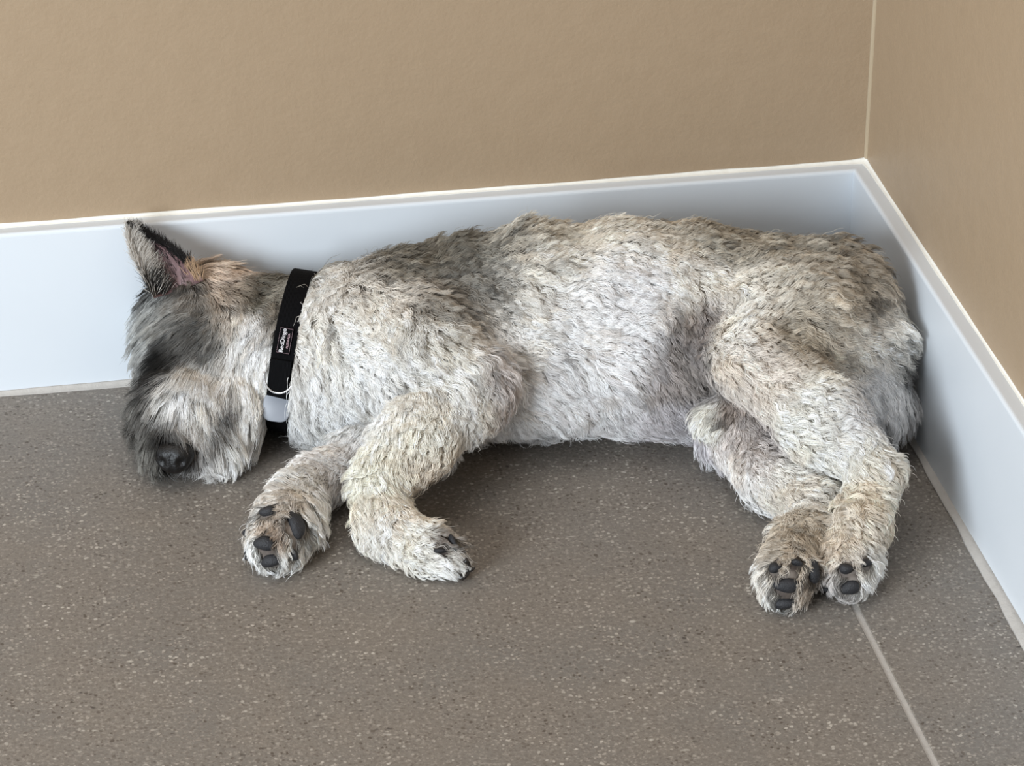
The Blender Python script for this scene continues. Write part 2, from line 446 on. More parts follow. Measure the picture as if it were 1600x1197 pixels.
# ------------------------------------------------------------------ colour, lie and length of the coat at points of the body
COLS = [
 (520, 450, 205, 195, 180), (560, 430, 190, 178, 160), (615, 420, 136, 124, 102), (680, 398, 122, 112, 92), (760, 400, 132, 124, 106), (745, 440, 120, 114, 102), (800, 375, 160, 150, 130),
 (640, 395, 124, 114, 94), (700, 480, 138, 128, 108), (790, 440, 150, 142, 128), (600, 480, 205, 192, 172), (665, 465, 165, 150, 130), (540, 560, 216, 206, 194), (600, 600, 222, 214, 206), (500, 640, 220, 216, 208),
 (500, 520, 208, 198, 182), (700, 560, 216, 206, 190), (740, 620, 218, 208, 196), (770, 500, 175, 165, 150), (730, 510, 190, 180, 165), (690, 610, 222, 212, 200), (560, 660, 224, 220, 214),
 (860, 368, 190, 178, 152), (950, 360, 200, 186, 160), (1050, 365, 188, 174, 148), (1120, 370, 165, 152, 126), (1200, 382, 160, 146, 120), (1280, 408, 170, 156, 130), (1350, 450, 168, 154, 130), (1390, 480, 160, 145, 122),
 (850, 450, 212, 205, 194), (950, 450, 222, 218, 216), (1000, 430, 222, 219, 222), (1080, 440, 208, 198, 182), (880, 410, 205, 195, 176), (1000, 395, 210, 198, 178), (900, 500, 224, 220, 218),
 (900, 560, 224, 219, 218), (850, 640, 214, 209, 208), (960, 640, 214, 209, 210), (800, 560, 205, 196, 188), (790, 600, 172, 156, 150), (820, 660, 210, 204, 200), (1000, 560, 226, 221, 220), (950, 600, 226, 221, 220), (1000, 500, 228, 224, 224), (850, 510, 222, 216, 208), (640, 560, 226, 218, 206), (620, 640, 226, 218, 208), (830, 420, 196, 187, 170),
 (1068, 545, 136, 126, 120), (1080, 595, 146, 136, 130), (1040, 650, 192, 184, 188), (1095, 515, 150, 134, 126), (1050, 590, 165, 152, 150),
 (1180, 470, 206, 195, 176), (1240, 515, 168, 150, 118), (1260, 540, 172, 154, 124), (1300, 480, 188, 174, 148), (1330, 560, 200, 189, 170), (1380, 520, 205, 194, 176), (1200, 600, 205, 188, 168), (1180, 560, 206, 190, 172),
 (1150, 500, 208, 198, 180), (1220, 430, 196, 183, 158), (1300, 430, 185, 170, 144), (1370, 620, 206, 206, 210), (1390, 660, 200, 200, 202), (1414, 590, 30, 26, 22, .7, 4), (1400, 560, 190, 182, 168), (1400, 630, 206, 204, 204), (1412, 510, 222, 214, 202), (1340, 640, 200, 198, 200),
 (1250, 660, 216, 206, 190), (1340, 720, 216, 206, 190), (1385, 760, 214, 196, 166), (1330, 820, 208, 190, 162), (1330, 870, 205, 188, 164), (1290, 620, 214, 202, 184), (1310, 935, 190, 180, 172), (1370, 900, 215, 208, 196),
 (1170, 700, 188, 172, 162), (1195, 685, 184, 168, 160), (1220, 750, 208, 198, 182), (1160, 740, 214, 208, 202), (1260, 830, 186, 166, 134), (1230, 870, 190, 170, 140), (1205, 920, 196, 184, 168), (1195, 950, 222, 214, 202), (1250, 930, 170, 150, 124),
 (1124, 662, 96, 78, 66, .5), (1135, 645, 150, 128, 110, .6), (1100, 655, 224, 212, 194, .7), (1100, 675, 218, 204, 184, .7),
 (650, 700, 226, 213, 192), (600, 750, 222, 203, 174), (660, 735, 196, 170, 134), (600, 830, 222, 212, 200), (655, 850, 222, 212, 197), (705, 880, 212, 204, 192), (692, 842, 110, 84, 62, .6, 2), (700, 850, 60, 46, 38, .45, 3), (722, 860, 120, 100, 84, .5, 2), (620, 790, 216, 196, 168),
 (480, 740, 224, 214, 204), (530, 715, 208, 198, 190), (440, 790, 196, 182, 164), (440, 838, 158, 130, 102, .7), (400, 885, 218, 210, 200), (480, 840, 214, 204, 190), (385, 800, 200, 190, 176), (425, 815, 172, 148, 122, .7),
 (240, 490, 142, 142, 136), (300, 500, 120, 118, 112), (330, 540, 108, 106, 101), (290, 520, 108, 106, 101), (265, 505, 150, 149, 142), (252, 540, 30, 28, 28, .45, 4), (255, 550, 5, 4, 4, .5, 12), (254, 564, 4, 4, 4, .5, 16), (251, 578, 4, 4, 4, .5, 16), (245, 594, 8, 7, 7, .5, 10), (230, 616, 44, 40, 38, .6, 2), (222, 540, 150, 150, 144), (225, 570, 140, 136, 130, .8), (262, 535, 110, 108, 104), (228, 550, 150, 152, 148), (262, 590, 170, 166, 160), (215, 625, 110, 104, 94), (195, 600, 150, 146, 138), (190, 650, 140, 136, 126), (205, 670, 96, 90, 80), (228, 670, 100, 94, 86), (220, 735, 130, 124, 112), (212, 520, 172, 176, 174), (360, 500, 190, 178, 162), (400, 530, 224, 220, 216), (410, 600, 224, 218, 210),
 (300, 600, 214, 208, 200), (280, 640, 234, 229, 221), (330, 620, 236, 230, 222), (300, 625, 236, 231, 224), (300, 665, 226, 220, 210), (275, 610, 226, 221, 213), (232, 640, 70, 66, 60, .7), (212, 590, 130, 126, 118), (212, 700, 110, 106, 96), (250, 686, 8, 7, 7, .8, 4), (270, 712, 10, 8, 8, .8), (296, 722, 10, 8, 8, .7, 3), (258, 735, 20, 18, 18, .6), (268, 680, 50, 46, 44, .7), (300, 690, 150, 140, 132), (385, 650, 218, 212, 202), (357, 648, 50, 34, 30, .4, 5), (350, 662, 24, 16, 14, .45, 9),
 (342, 680, 30, 22, 20, .45, 8), (328, 700, 44, 36, 32, .5, 5), (370, 680, 214, 208, 198), (345, 705, 200, 194, 184), (320, 670, 206, 200, 190), (372, 710, 218, 212, 202), (310, 738, 196, 190, 184), (290, 455, 80, 76, 70), (235, 455, 60, 58, 54), (370, 560, 205, 198, 188), (285, 545, 96, 94, 90),
 (395, 465, 102, 93, 74), (440, 450, 128, 116, 95), (460, 445, 140, 128, 106), (410, 445, 112, 102, 82), (340, 432, 206, 172, 136), (315, 415, 196, 166, 134), (372, 455, 138, 114, 86), (430, 500, 138, 125, 105), (350, 465, 176, 150, 120), (440, 550, 190, 182, 172), (300, 470, 150, 140, 128),
]
# (px, py, direction on the body seen from the camera, length, wave)
FLOW = [
 (560, 500, .5, 1, .020, 1.), (520, 600, -.1, 1, .022, 1.), (500, 660, -.3, 1, .026, .8), (640, 440, .9, .5, .022, 1.), (740, 410, 1, .5, .022, 1.), (700, 540, .5, .9, .020, 1.), (755, 610, .3, 1, .018, 1.1),
 (520, 460, .2, 1, .018, 1.1), (600, 620, .1, 1, .022, .9), (580, 560, .6, .9, .022, 1.),
 (860, 390, 1, .35, .018, .9), (900, 500, .9, .45, .017, .7), (900, 570, .7, .6, .018, .6), (860, 660, .2, 1, .020, .6), (960, 660, .4, 1, .022, .6), (1045, 660, .5, 1, .028, .6), (1065, 570, .4, 1, .011, .6), (820, 480, .6, .8, .018, 1.),
 (1000, 400, .8, .6, .018, .9), (1100, 390, 1, .3, .018, 1.), (1090, 450, .2, 1, .018, 1.1), (1200, 400, 1, .25, .018, 1.), (1300, 440, 1, .45, .018, 1.), (1385, 500, .9, .6, .022, .9), (1200, 520, .9, .5, .016, 1.1), (1300, 560, .9, .5, .018, 1.),
 (1370, 620, .5, .8, .024, .6), (1390, 660, .3, 1, .024, .6), (1150, 600, .6, 1, .014, .9), (1220, 670, .7, .8, .014, 1.), (1330, 740, .6, .7, .012, 1.2), (1350, 800, -.2, 1, .013, 1.3), (1320, 880, -.2, 1, .011, .9), (1330, 925, 0, 1, .010, .5),
 (1170, 690, .6, .9, .007, .6), (1180, 750, .1, 1, .014, .9), (1240, 790, .3, .9, .013, 1.2), (1230, 865, -.4, 1, .012, 1.), (1210, 930, -.4, 1, .010, .5), (1110, 660, -.6, .4, .008, .3),
 (700, 670, -.8, .7, .013, 1.2), (620, 730, -.7, .8, .013, 1.3), (570, 790, 0, 1, .014, 1.2), (640, 850, .8, .6, .012, 1.), (700, 880, 1, .4, .010, .6), (680, 740, .1, 1, .016, .8),
 (540, 710, -.8, .5, .009, .6), (460, 770, -.6, .8, .011, .7), (490, 810, .1, 1, .018, .8), (420, 860, -.4, .9, .011, .5), (440, 830, .3, .8, .009, .8),
 (400, 460, .9, .4, .020, .8), (430, 520, .5, .9, .020, .8), (340, 440, .6, .5, .020, .6), (300, 480, -.6, .7, .022, .25), (330, 530, -.7, .8, .024, .2), (250, 500, -.6, .8, .024, .3), (212, 560, -.8, .5, .028, .5), (205, 640, -1, .15, .030, .5),
 (215, 700, -.9, .5, .028, .5), (300, 580, -.45, .9, .030, .2), (255, 610, -.3, 1, .028, .2), (290, 640, .15, 1, .028, .2), (330, 640, .25, 1, .028, .2), (380, 620, -.1, 1, .030, .2), (390, 690, -.6, .9, .020, .3), (330, 690, .1, 1, .015, .2), (290, 690, .3, 1, .012, .2),
 (400, 560, -.05, 1, .028, .3), (425, 610, -.1, 1, .028, .3), (262, 690, 0, 1, .006, .1), (380, 500, .1, 1, .024, .4), (255, 560, -.6, .8, .018, .2),
]
def hits(rows, level=0.0):
    out, P = [], []
    for r_, h in zip(rows, march_many([r_[:2] for r_ in rows], level=level)):
        if h is None: continue
        P.append(h[0]); out.append(r_[2:])
    return np.array(P), out
cP, cV = hits(COLS, .0045); fP, fV = hits(FLOW); fV = np.array(fV, float)
cS = np.array([c[3] if len(c) > 3 else 1. for c in cV])
# broad soft patches on the trunk, tighter marks on head and paws
_soft = np.array([r_[0] > 480 and r_[1] < 800 and len(r_) == 5 for r_, h in zip(COLS, march_many([r_[:2] for r_ in COLS], level=.0045)) if h is not None])
cS = np.where(_soft, 1.6, cS)
cWt = np.array([c[4] if len(c) > 4 else 1. for c in cV])
cV = lin(np.array([c[:3] for c in cV], float))
# the coat scatters light between its hairs: the single hair is paler and less saturated than the coat
_l = cV @ np.array([.21, .72, .07])[:, None]; _n = np.minimum(.93, _l * (1.0 + .92 * _l)); cV = _n + (cV - _l) * .66
cV = np.clip(cV, .001, .95)
fdir = fV[:, 0:1] * RIGHT[None] - fV[:, 1:2] * UP[None]
fdir /= np.linalg.norm(fdir, axis=1, keepdims=True)
fval = np.concatenate([fdir, fV[:, 2:]], 1)
def rbf(P, C, V, sig, S=1.0, Wt=1.0):
    out = np.zeros((len(P), V.shape[1]))
    for i0 in range(0, len(P), 20000):
        p = P[i0:i0 + 20000]
        d = np.maximum((p * p).sum(1)[:, None] + (C * C).sum(1)[None] - 2 * p @ C.T, 0) / (2 * sig * sig * S * S)
        d -= d.min(1, keepdims=True)
        w = np.exp(-d) * Wt; w /= w.sum(1, keepdims=True)
        out[i0:i0 + 20000] = w @ V
    return out
def vnoise(P, scale, seed=0):
    """cheap smooth value noise"""
    q = P * scale + seed * 13.7; i = np.floor(q).astype(np.int64); f = q - i; f = f * f * (3 - 2 * f)
    r = 0
    for a in (0, 1):
        for b in (0, 1):
            for c_ in (0, 1):
                h = (i[..., 0] + a) * 73856093 ^ (i[..., 1] + b) * 19349663 ^ (i[..., 2] + c_) * 83492791 ^ seed * 2654435
                h = (h ^ (h >> 13)) * 1274126177 & 0x7fffffff
                v = (h % 10007) / 10007.
                w = (f[..., 0] if a else 1 - f[..., 0]) * (f[..., 1] if b else 1 - f[..., 1]) * (f[..., 2] if c_ else 1 - f[..., 2])
                r = r + w * v
    return r * 2 - 1
def unit(v): return v / (np.linalg.norm(v, axis=-1, keepdims=True) + 1e-9)

vcol = rbf(verts, cP, cV, .009, cS, cWt) * .9
for q_, (p_, n_) in pad_hits: vcol[((verts - p_) ** 2).sum(1) < (max(q_[2], q_[3]) / 1870. * 1.5) ** 2] *= .22
vc = dog.data.color_attributes.new('skin_color', 'FLOAT_COLOR', 'POINT')
vc.data.foreach_set('color', np.concatenate([vcol, np.ones((len(verts), 1))], 1).astype(np.float32).ravel())

# ------------------------------------------------------------------ collar geometry (needed to part the coat)
def collar_frame():
    c0 = PZ(460, 549, .060)
    # axis along the neck: band leans, upper end to the right in the picture
    ax = unit(RIGHT * .986 - UP * .16 + BACK * .05)
    u = unit(np.cross(ax, np.array([0, 0, 1.]))); w = np.cross(u, ax)
    return c0, ax, u, w
cC, cAx, cU, cW = collar_frame()
CW = .0088           # half width of the band
def collar_radii(TH):
    """distance from the neck centre to the outside of the band at each angle"""
    d = np.cos(TH)[:, None] * cU + np.sin(TH)[:, None] * cW
    a, b = np.full(len(TH), .01), np.full(len(TH), .12)
    for _ in range(22):
        m = (a + b) / 2; ins = sdf(cC + d * m[:, None]) < 0
        a = np.where(ins, m, a); b = np.where(ins, b, m)
    r = a + .0065
    for _ in range(60):          # stay above the floor and off the skirting
        p = cC + d * r[:, None]; r = np.where((p[:, 2] < .0016) | (p[:, 1] > -T - .0030), r - .001, r)
    return r
TH = np.linspace(0, 2 * math.pi, 97)[:-1]
RR = collar_radii(TH)
for _ in range(6): RR = (np.roll(RR, 1) + RR * 2 + np.roll(RR, -1)) / 4

# ------------------------------------------------------------------ fur
tri = np.concatenate([faces[:, [0, 1, 2]], faces[:, [0, 2, 3]]])
A = verts[tri[:, 0]]; B = verts[tri[:, 1]]; C_ = verts[tri[:, 2]]
ar = np.linalg.norm(np.cross(B - A, C_ - A), axis=1)
cen = (A + B + C_) / 3
ngr = grad_at(cen)
keep = (cen[:, 2] > .004) & (cen[:, 1] < -T - .004) & (cen[:, 0] < -T - .003)
cum_w = ar * keep * np.where(ngr[:, 1] > .75, .35, 1.0)
cum_w *= np.where(ngr @ BACK < -.35, .45, 1.0)
def sample(n, rs):
    cs = np.cumsum(cum_w); k = np.searchsorted(cs, rs.rand(n) * cs[-1])
    u = rs.rand(n, 2); fl = u.sum(1) > 1; u[fl] = 1 - u[fl]
    return A[k] + (B[k] - A[k]) * u[:, :1] + (C_[k] - A[k]) * u[:, 1:]
K = 9
def strands(root, seedoff, jitter, rs):
    n = grad_at(root)
    f = rbf(root, fP, fval, .020)
    t = f[:, :3] + jitter * rs.normal(size=(len(root), 3))
    L = f[:, 3] * 1.12; amp = f[:, 4]
    # locks swirl: turn the lie of the coat by a smooth noise
    ang = (vnoise(root, 42, 3) * .75 + vnoise(root, 100, 5) * .40) * np.clip(amp, .15, 1)
    t = unit(t - (t * n).sum(1, keepdims=True) * n)
    s_ = np.cross(n, t)
    t = t * np.cos(ang)[:, None] + s_ * np.sin(ang)[:, None]; s_ = np.cross(n, t)
    L = L * (1 + .25 * vnoise(root, 70, 9)) 
    ph = 2.8 * vnoise(root, 60, 11) + .7 * vnoise(root, 170, 12)
    lam = .0115 * (1 + .3 * vnoise(root, 40, 15))
    return n, t, s_, L, amp, ph, lam
def grow(root, n, t, s_, L, amp, ph, lam, lift0, lift1):
    N = len(root); pts = np.zeros((N, K, 3)); p = root.copy(); pts[:, 0] = p
    for k in range(1, K):
        s = k / (K - 1)
        a = lift0 * (1 - s) ** 1.6 + lift1
        d = t * np.cos(a)[:, None] + n * np.sin(a)[:, None]
        p = p + d * (L / (K - 1))[:, None]
        pts[:, k] = p
    s = np.linspace(0, 1, K)[None, :]
    arg = 2 * np.pi * s * (L / lam)[:, None] + ph[:, None]
    ramp = np.minimum(1, s * 2.2)
    A1 = (.0016 * amp)[:, None] * ramp
    pts += (s_[:, None] * (A1 * (np.sin(arg) - np.sin(ph)[:, None]))[..., None]) + n[:, None] * (A1 * .8 * (np.cos(arg) + .4))[..., None]
    return pts
def settle(pts, margin0=.0003, margin1=.0018):
    N = pts.shape[0]
    for it in range(1):
        q = pts.reshape(-1, 3); d = vol_at(q); m = np.tile(np.linspace(margin0, margin1, K), N)
        bad = d < m
        if bad.any():
            g = grad_at(q[bad]); q[bad] += g * (m[bad] - d[bad])[:, None]
        pts = q.reshape(N, K, 3)
    pts[..., 2] = np.maximum(pts[..., 2], .0006)
    pts[..., 1] = np.minimum(pts[..., 1], -T - .0005)
    pts[..., 0] = np.minimum(pts[..., 0], -T - .0005)
    return pts
from mathutils.kdtree import KDTree
def nearest(P, Q):
    kd = KDTree(len(Q))
    for i, q in enumerate(Q.tolist()): kd.insert(q, i)
    kd.balance()
    f = kd.find
    return np.fromiter((f(p)[1] for p in P.tolist()), np.int64, len(P))

pad_c = np.array([h[0] for q, h in pad_hits]); pad_r = np.array([max(q[2], q[3]) / 1870. for q, h in pad_hits])
pad_n = unit(np.array([h[1] * .6 + BACK * .4 for q, h in pad_hits]))
pad_a = np.array([math.sqrt(q[2] * q[3]) / 1870. for q, h in pad_hits])
_h = march(272, 712); NOSE_C = _h[0] + _h[1] * .002
def clear_of_parts(root):
    ok = np.ones(len(root), bool)
    for c_, r_ in zip(pad_c, pad_a): ok &= ((root - c_) ** 2).sum(1) > (r_ * 1.05) ** 2
    h = (root - cC) @ cAx
    near = ((root - cC) ** 2).sum(1) < .11 ** 2
    ok &= ~(near & (np.abs(h) < CW * .75))
    ok &= ((root - NOSE_C) ** 2).sum(1) > .0125 ** 2
    return ok

def under_collar(pts, rs):
    """hair that crosses the band lies under it, but for a few hairs"""
    q = pts - cC; h = q @ cAx
    sl = (np.abs(h) < CW + .0008) & ((q ** 2).sum(-1) < .11 ** 2)
    sl &= ~((rs.rand(len(pts)) < .008)[:, None])
    w = q[sl]; hh = h[sl]; rad = w - hh[:, None] * cAx; th = np.arctan2(rad @ cW, rad @ cU) % (2 * math.pi)
    lim = np.interp(th, np.append(TH, 2 * math.pi), np.append(RR, RR[0])) - .0004
    r = np.linalg.norm(rad, axis=1); k = np.minimum(1, lim / np.maximum(r, 1e-6))
    pts[sl] = cC + hh[:, None] * cAx + rad * k[:, None]
    return pts
def coat(NH, NC, rs):
    cr = sample(NC, rs); cr = cr[clear_of_parts(cr)]
    P = strands(cr, 0, .10, rs)
    n, t, s_, L, amp, ph, lam = P
    l0 = .48 + .28 * rs.rand(len(cr)); l1 = .00 + .10 * rs.rand(len(cr))
    L = L * (.8 + .45 * rs.rand(len(cr)))
    ph = ph + rs.normal(size=len(cr)) * .3
    head = L > .0245
    cpts = grow(cr, n, t, s_, L, amp, ph, lam, l0, l1)
    cpts = settle(cpts)
    root = sample(NH, rs); root = root[clear_of_parts(root)]
    ci = nearest(root, cr)
    n2, t2, s2, L2, amp2, _, _ = strands(root, 0, .12, rs)
    L2 = .5 * L2 + .5 * L[ci]; L2 *= .75 + .4 * rs.rand(len(root))
    hp = grow(root, n2, t2, s2, L2, amp2, ph[ci] + rs.normal(size=len(root)) * .25, lam[ci], l0[ci], l1[ci])
    s = np.linspace(0, 1, K)[None, :, None]
    cl = np.clip(1.25 * s ** .8, 0, 1) * (.80 * (.6 + .4 * rs.rand(len(root)))[:, None, None])
    off = (root - cr[ci])[:, None] * (1 - .75 * s)
    tgt = cpts[ci] + off
    hp = hp * (1 - cl) + tgt * cl
    # stray hairs
    stray = rs.rand(len(root)) < .06
    hp[stray] += (rs.normal(size=(stray.sum(), 1, 3)) * .0022) * s
    hp = under_collar(settle(hp), rs)
    nd = np.linalg.norm(hp - NOSE_C, axis=-1).min(1) > .0115
    for c_, r_, n_ in zip(pad_c, pad_a, pad_n):
        d_ = hp - c_; h_ = d_ @ n_
        nd &= ~((np.linalg.norm(d_ - h_[..., None] * n_, axis=-1) < r_ * .80) & (h_ > -.002) & (h_ < .016)).any(1)
    hp, root, ci, L2 = hp[nd], root[nd], ci[nd], L2[nd]
    # colour
    wob = rs.normal(size=root.shape) * .0014 + .0035 * np.stack([vnoise(root, 60, 21), vnoise(root, 60, 22), vnoise(root, 60, 23)], 1) * np.clip(L2 < .022, .4, 1)[:, None]
    def down(P):      # back onto the skin, where the colours were taken
        for _ in range(2): P = P - grad_at(P) * np.clip(vol_at(P), -.02, .02)[:, None]
        return P
    col = rbf(down(hp[:, 2]) + wob, cP, cV, .0075, cS, cWt); colt = rbf(down(hp[:, 6]) + wob, cP, cV, .0075, cS, cWt)
    mid = 1 + 1.1 * np.exp(-((rbf(cr, cP, cV, .0075, cS, cWt).mean(1) - .33) / .16) ** 2)      # grizzled where the coat is neither pale nor black
    mid = mid + 1.0 * (L > .023)
    cv = 1 + .11 * mid * rs.normal(size=len(cr)); hv = 1 + .10 * rs.normal(size=len(root))
    v = np.clip(cv[ci] * hv, .40, 1.45)[:, None]
    for c_, r_ in zip(pad_c, pad_a): v[((root - c_) ** 2).sum(1) < (r_ * 1.28) ** 2] *= .30
    # locks that keep the brown undercoat colour
    brown = (vnoise(root, 55, 31) > .42)[:, None] * .22 * (col.mean(1, keepdims=True) > .3)
    col = col * (1 - brown) + col * np.array([.78, .66, .50]) * brown
    colt = colt * (1 - brown) + colt * np.array([.78, .66, .50]) * brown
    col = np.clip(col * v, 0.002, .95); colt = np.clip(colt * v, .002, .95)
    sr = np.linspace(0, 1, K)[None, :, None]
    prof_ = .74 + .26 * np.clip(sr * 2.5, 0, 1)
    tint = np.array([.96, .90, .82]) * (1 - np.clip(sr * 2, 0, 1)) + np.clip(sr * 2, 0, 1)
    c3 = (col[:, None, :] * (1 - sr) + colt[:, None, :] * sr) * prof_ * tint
    return hp, c3, L2
def fur_object(name, pts, col, r0, r1, parent, mat):
    N, k = pts.shape[:2]
    cu = bpy.data.hair_curves.new(name)
    cu.add_curves([k] * N)
    pa = cu.attributes.get('position') or cu.attributes.new('position', 'FLOAT_VECTOR', 'POINT')
    pa.data.foreach_set('vector', pts.astype(np.float32).ravel())
    ra = cu.attributes.get('radius') or cu.attributes.new('radius', 'FLOAT', 'POINT')
    s = np.linspace(0, 1, k)
    r = np.asarray(r0).reshape(-1, 1) * (1 - s ** 2.2) + r1 * s ** 2.2
    r = np.broadcast_to(r, (N, k))
    ra.data.foreach_set('value', np.ascontiguousarray(r, np.float32).ravel())
    ca = cu.attributes.new('fur_color', 'FLOAT_COLOR', 'POINT')
    ca.data.foreach_set('color', np.concatenate([col, np.ones((N, k, 1))], 2).astype(np.float32).ravel())
    cu.materials.append(mat.m)
    o = bpy.data.objects.new(name, cu); COL.objects.link(o); o.parent = parent
    o['kind'] = 'stuff'
    return o
furm = Mat('dog_fur', 0.55)
fa = furm.node('ShaderNodeAttribute'); fa.attribute_name = 'fur_color'
furm.link(fa.outputs['Color'], furm.b.inputs['Base Color'])
furm.b.inputs['Specular IOR Level'].default_value = 0.25
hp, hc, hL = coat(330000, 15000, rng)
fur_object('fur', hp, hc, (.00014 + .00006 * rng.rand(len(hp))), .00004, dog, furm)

# ------------------------------------------------------------------ ear
ear_in = Mat('ear_skin', 0.55)
ear_in.link(ear_in.ramp(ear_in.noise(60, 3), [(.35, rgba(92, 66, 66)), (.65, rgba(132, 104, 104))]), ear_in.b.inputs['Base Color'])
LE = [(240, 466, -.075), (222, 432, -.062), (207, 400, -.047), (200, 375, -.036), (200, 362, -.031), (203, 354, -.028)]
RE = [(318, 438, -.075), (296, 408, -.060), (270, 388, -.047), (240, 371, -.038), (218, 359, -.031), (205, 353, -.028)]
def edge(E, v):
    f = v * (len(E) - 1); i = min(int(f), len(E) - 2); f -= i
    a, b = np.array(E[i], float), np.array(E[i + 1], float); q = a + (b - a) * f
    return PY(q[0], q[1], q[2])
NU, NV = 14, 18
ev = []; ef = []
front = np.zeros((NV + 1, NU + 1, 3))
for j in range(NV + 1):
    v = j / NV; a, b = edge(LE, v), edge(RE, v)
    for i in range(NU + 1):
        u = i / NU
        dep = math.sin(math.pi * u) ** .8 * .016 * (1 - v) ** .8
        p = a + (b - a) * u - BACK * dep
        p[1] = min(p[1], -T - .004)
        front[j, i] = p
for lay in (0, 1):
    for j in range(NV + 1):
        for i in range(NU + 1):
            rim = (1 if 0 < i < NU and j < NV else .3)
            ev.append(front[j, i] - BACK * (.0022 * lay * rim))
W = NU + 1; M0 = (NV + 1) * W
for j in range(NV):
    for i in range(NU):
        a = j * W + i
        ef.append((a, a + 1, a + 1 + W, a + W)); ef.append((M0 + a, M0 + a + W, M0 + a + 1 + W, M0 + a + 1))
rimv = [j * W for j in range(NV + 1)] + [NV * W + i for i in range(1, W)] + [j * W + NU for j in range(NV - 1, -1, -1)] + [i for i in range(NU - 1, -1, -1)]
for q in range(len(rimv) - 1):
    ef.append((rimv[q], rimv[q + 1], M0 + rimv[q + 1], M0 + rimv[q]))
ear = mesh_obj('ear', ev, ef, ear_in, dog)
bm = bmesh.new(); bm.from_mesh(ear.data); bmesh.ops.recalc_face_normals(bm, faces=bm.faces); bm.to_mesh(ear.data); bm.free()
ear['label'] = 'upright pointed ear with dark rim and pinkish inside'
def ear_fur(n, rs):
    u = rs.rand(n); v = rs.rand(n) ** .9
    # more along both rims
    m = rs.rand(n) < .55; side = rs.rand(n) < .5
    u = np.where(m, np.where(side, u * .22, 1 - u * .22), u)
    inner = (u > .34) & (u < .86) & (v < .66); keep_ = ~(inner & (rs.rand(n) < .93))
    u, v = u[keep_], v[keep_]; n = len(u)
    fi, fj = u * NU, v * NV; i = np.minimum(fi.astype(int), NU - 1); j = np.minimum(fj.astype(int), NV - 1)
    a = front[j, i]; root = a + (front[j, i + 1] - a) * (fi - i)[:, None] + (front[j + 1, i] - a) * (fj - j)[:, None]
    tipd = unit(front[j + 1, i] - front[j, i]); side_ = unit(front[j, NU] - front[j, 0])
    light = (u < .38) & (v < .86)
    lu = u[:, None]
    t = np.where(light[:, None], tipd * .55 + side_ * .55, tipd * .8 + side_ * (lu - .5) * .8) + rs.normal(size=(n, 3)) * .15
    t = np.where((u < .07)[:, None], tipd + rs.normal(size=(n, 3)) * .2, t)
    t = unit(t); nn = np.tile(BACK, (n, 1))
    L = np.where(light, .011, .009) * (.6 + .7 * rs.rand(n)); L = np.where(v > .8, L * .5, L)
    L = np.where(light & (v > .2), L * 1.0, L)
    pts = grow(root, nn, t, np.cross(nn, t), L, np.full(n, .25), rs.rand(n) * 6, np.full(n, .02), np.full(n, .5), np.full(n, .05) + .15 * rs.rand(n))
    pts[..., 1] = np.minimum(pts[..., 1], -T - .0006)
    c = np.where(light[:, None], lin((196, 190, 182)), lin((24, 20, 19)))
    low_left = (u < .45) & (v < .10 + .16 * rs.rand(n)) & (rs.rand(n) < .8); c = np.where(low_left[:, None], lin((40, 38, 36)), c)
    low_right = (u > .75) & (v < .16); c = np.where((low_right & (rs.rand(n) < .8))[:, None], lin((180, 150, 120)), c)
    rimd = (v > .90); c = np.where(rimd[:, None], lin((34, 30, 29)), c)
    c = c * (.75 + .5 * rs.rand(n))[:, None]
    return pts, np.repeat(np.clip(c, .002, .95)[:, None], K, 1)
ep, ec = ear_fur(9000, rng)
fur_object('ear_hair', ep, ec, np.full(len(ep), .00016), .00004, dog, furm)

# ------------------------------------------------------------------ nose, eye, pads, claws
black = Mat('nose_leather', 0.45, rgba(9, 8, 9))
black.link(black.bump(black.noise(700, 3), .5, .001), black.b.inputs['Normal'])
padm = Mat('pad_leather', 0.62)
padm.link(padm.mix(padm.noise(200, 3), rgba(20, 20, 22), rgba(46, 46, 50)), padm.b.inputs['Base Color'])
padm.link(padm.bump(padm.noise(900, 3), .7, .001), padm.b.inputs['Normal'])
clawm = Mat('claw_horn', 0.35, rgba(34, 29, 27))
def ico(sub=3):
    bm = bmesh.new(); bmesh.ops.create_icosphere(bm, subdivisions=sub, radius=1.0); return bm
def frame(n, turn):
    n = unit(np.asarray(n)); x = RIGHT - n * (RIGHT @ n); x = unit(x); y = np.cross(n, x)
    a = math.radians(turn); return x * math.cos(a) + y * math.sin(a), -x * math.sin(a) + y * math.cos(a), n
# nose
bm = ico(4)
nx_, ny_, nn_ = frame(unit(BACK * .75 + np.array([-.25, -.55, -.1])), 0)
for v in bm.verts:
    x, y, z = v.co
    sx = .0150 * (1.0 + .25 * y)
    g = .0022 * math.exp(-(x / .16) ** 2) * max(0, z) * (1 if y < .4 else .3)
    dn = 0
    for sgn in (-1, 1):
        dn += math.exp(-(((x - sgn * .48) / .20) ** 2 + ((y + .12) / .26) ** 2)) * (z > 0)
    dz = z * (.0125 - .0050 * dn) - g
    p = NOSE_C + nx_ * x * sx + ny_ * y * .0130 + nn_ * dz
    p[2] = max(p[2], .0012)
    v.co = Vector(p)
nose = bm_obj('nose', bm, black, dog, True); nose['label'] = 'black wet nose'
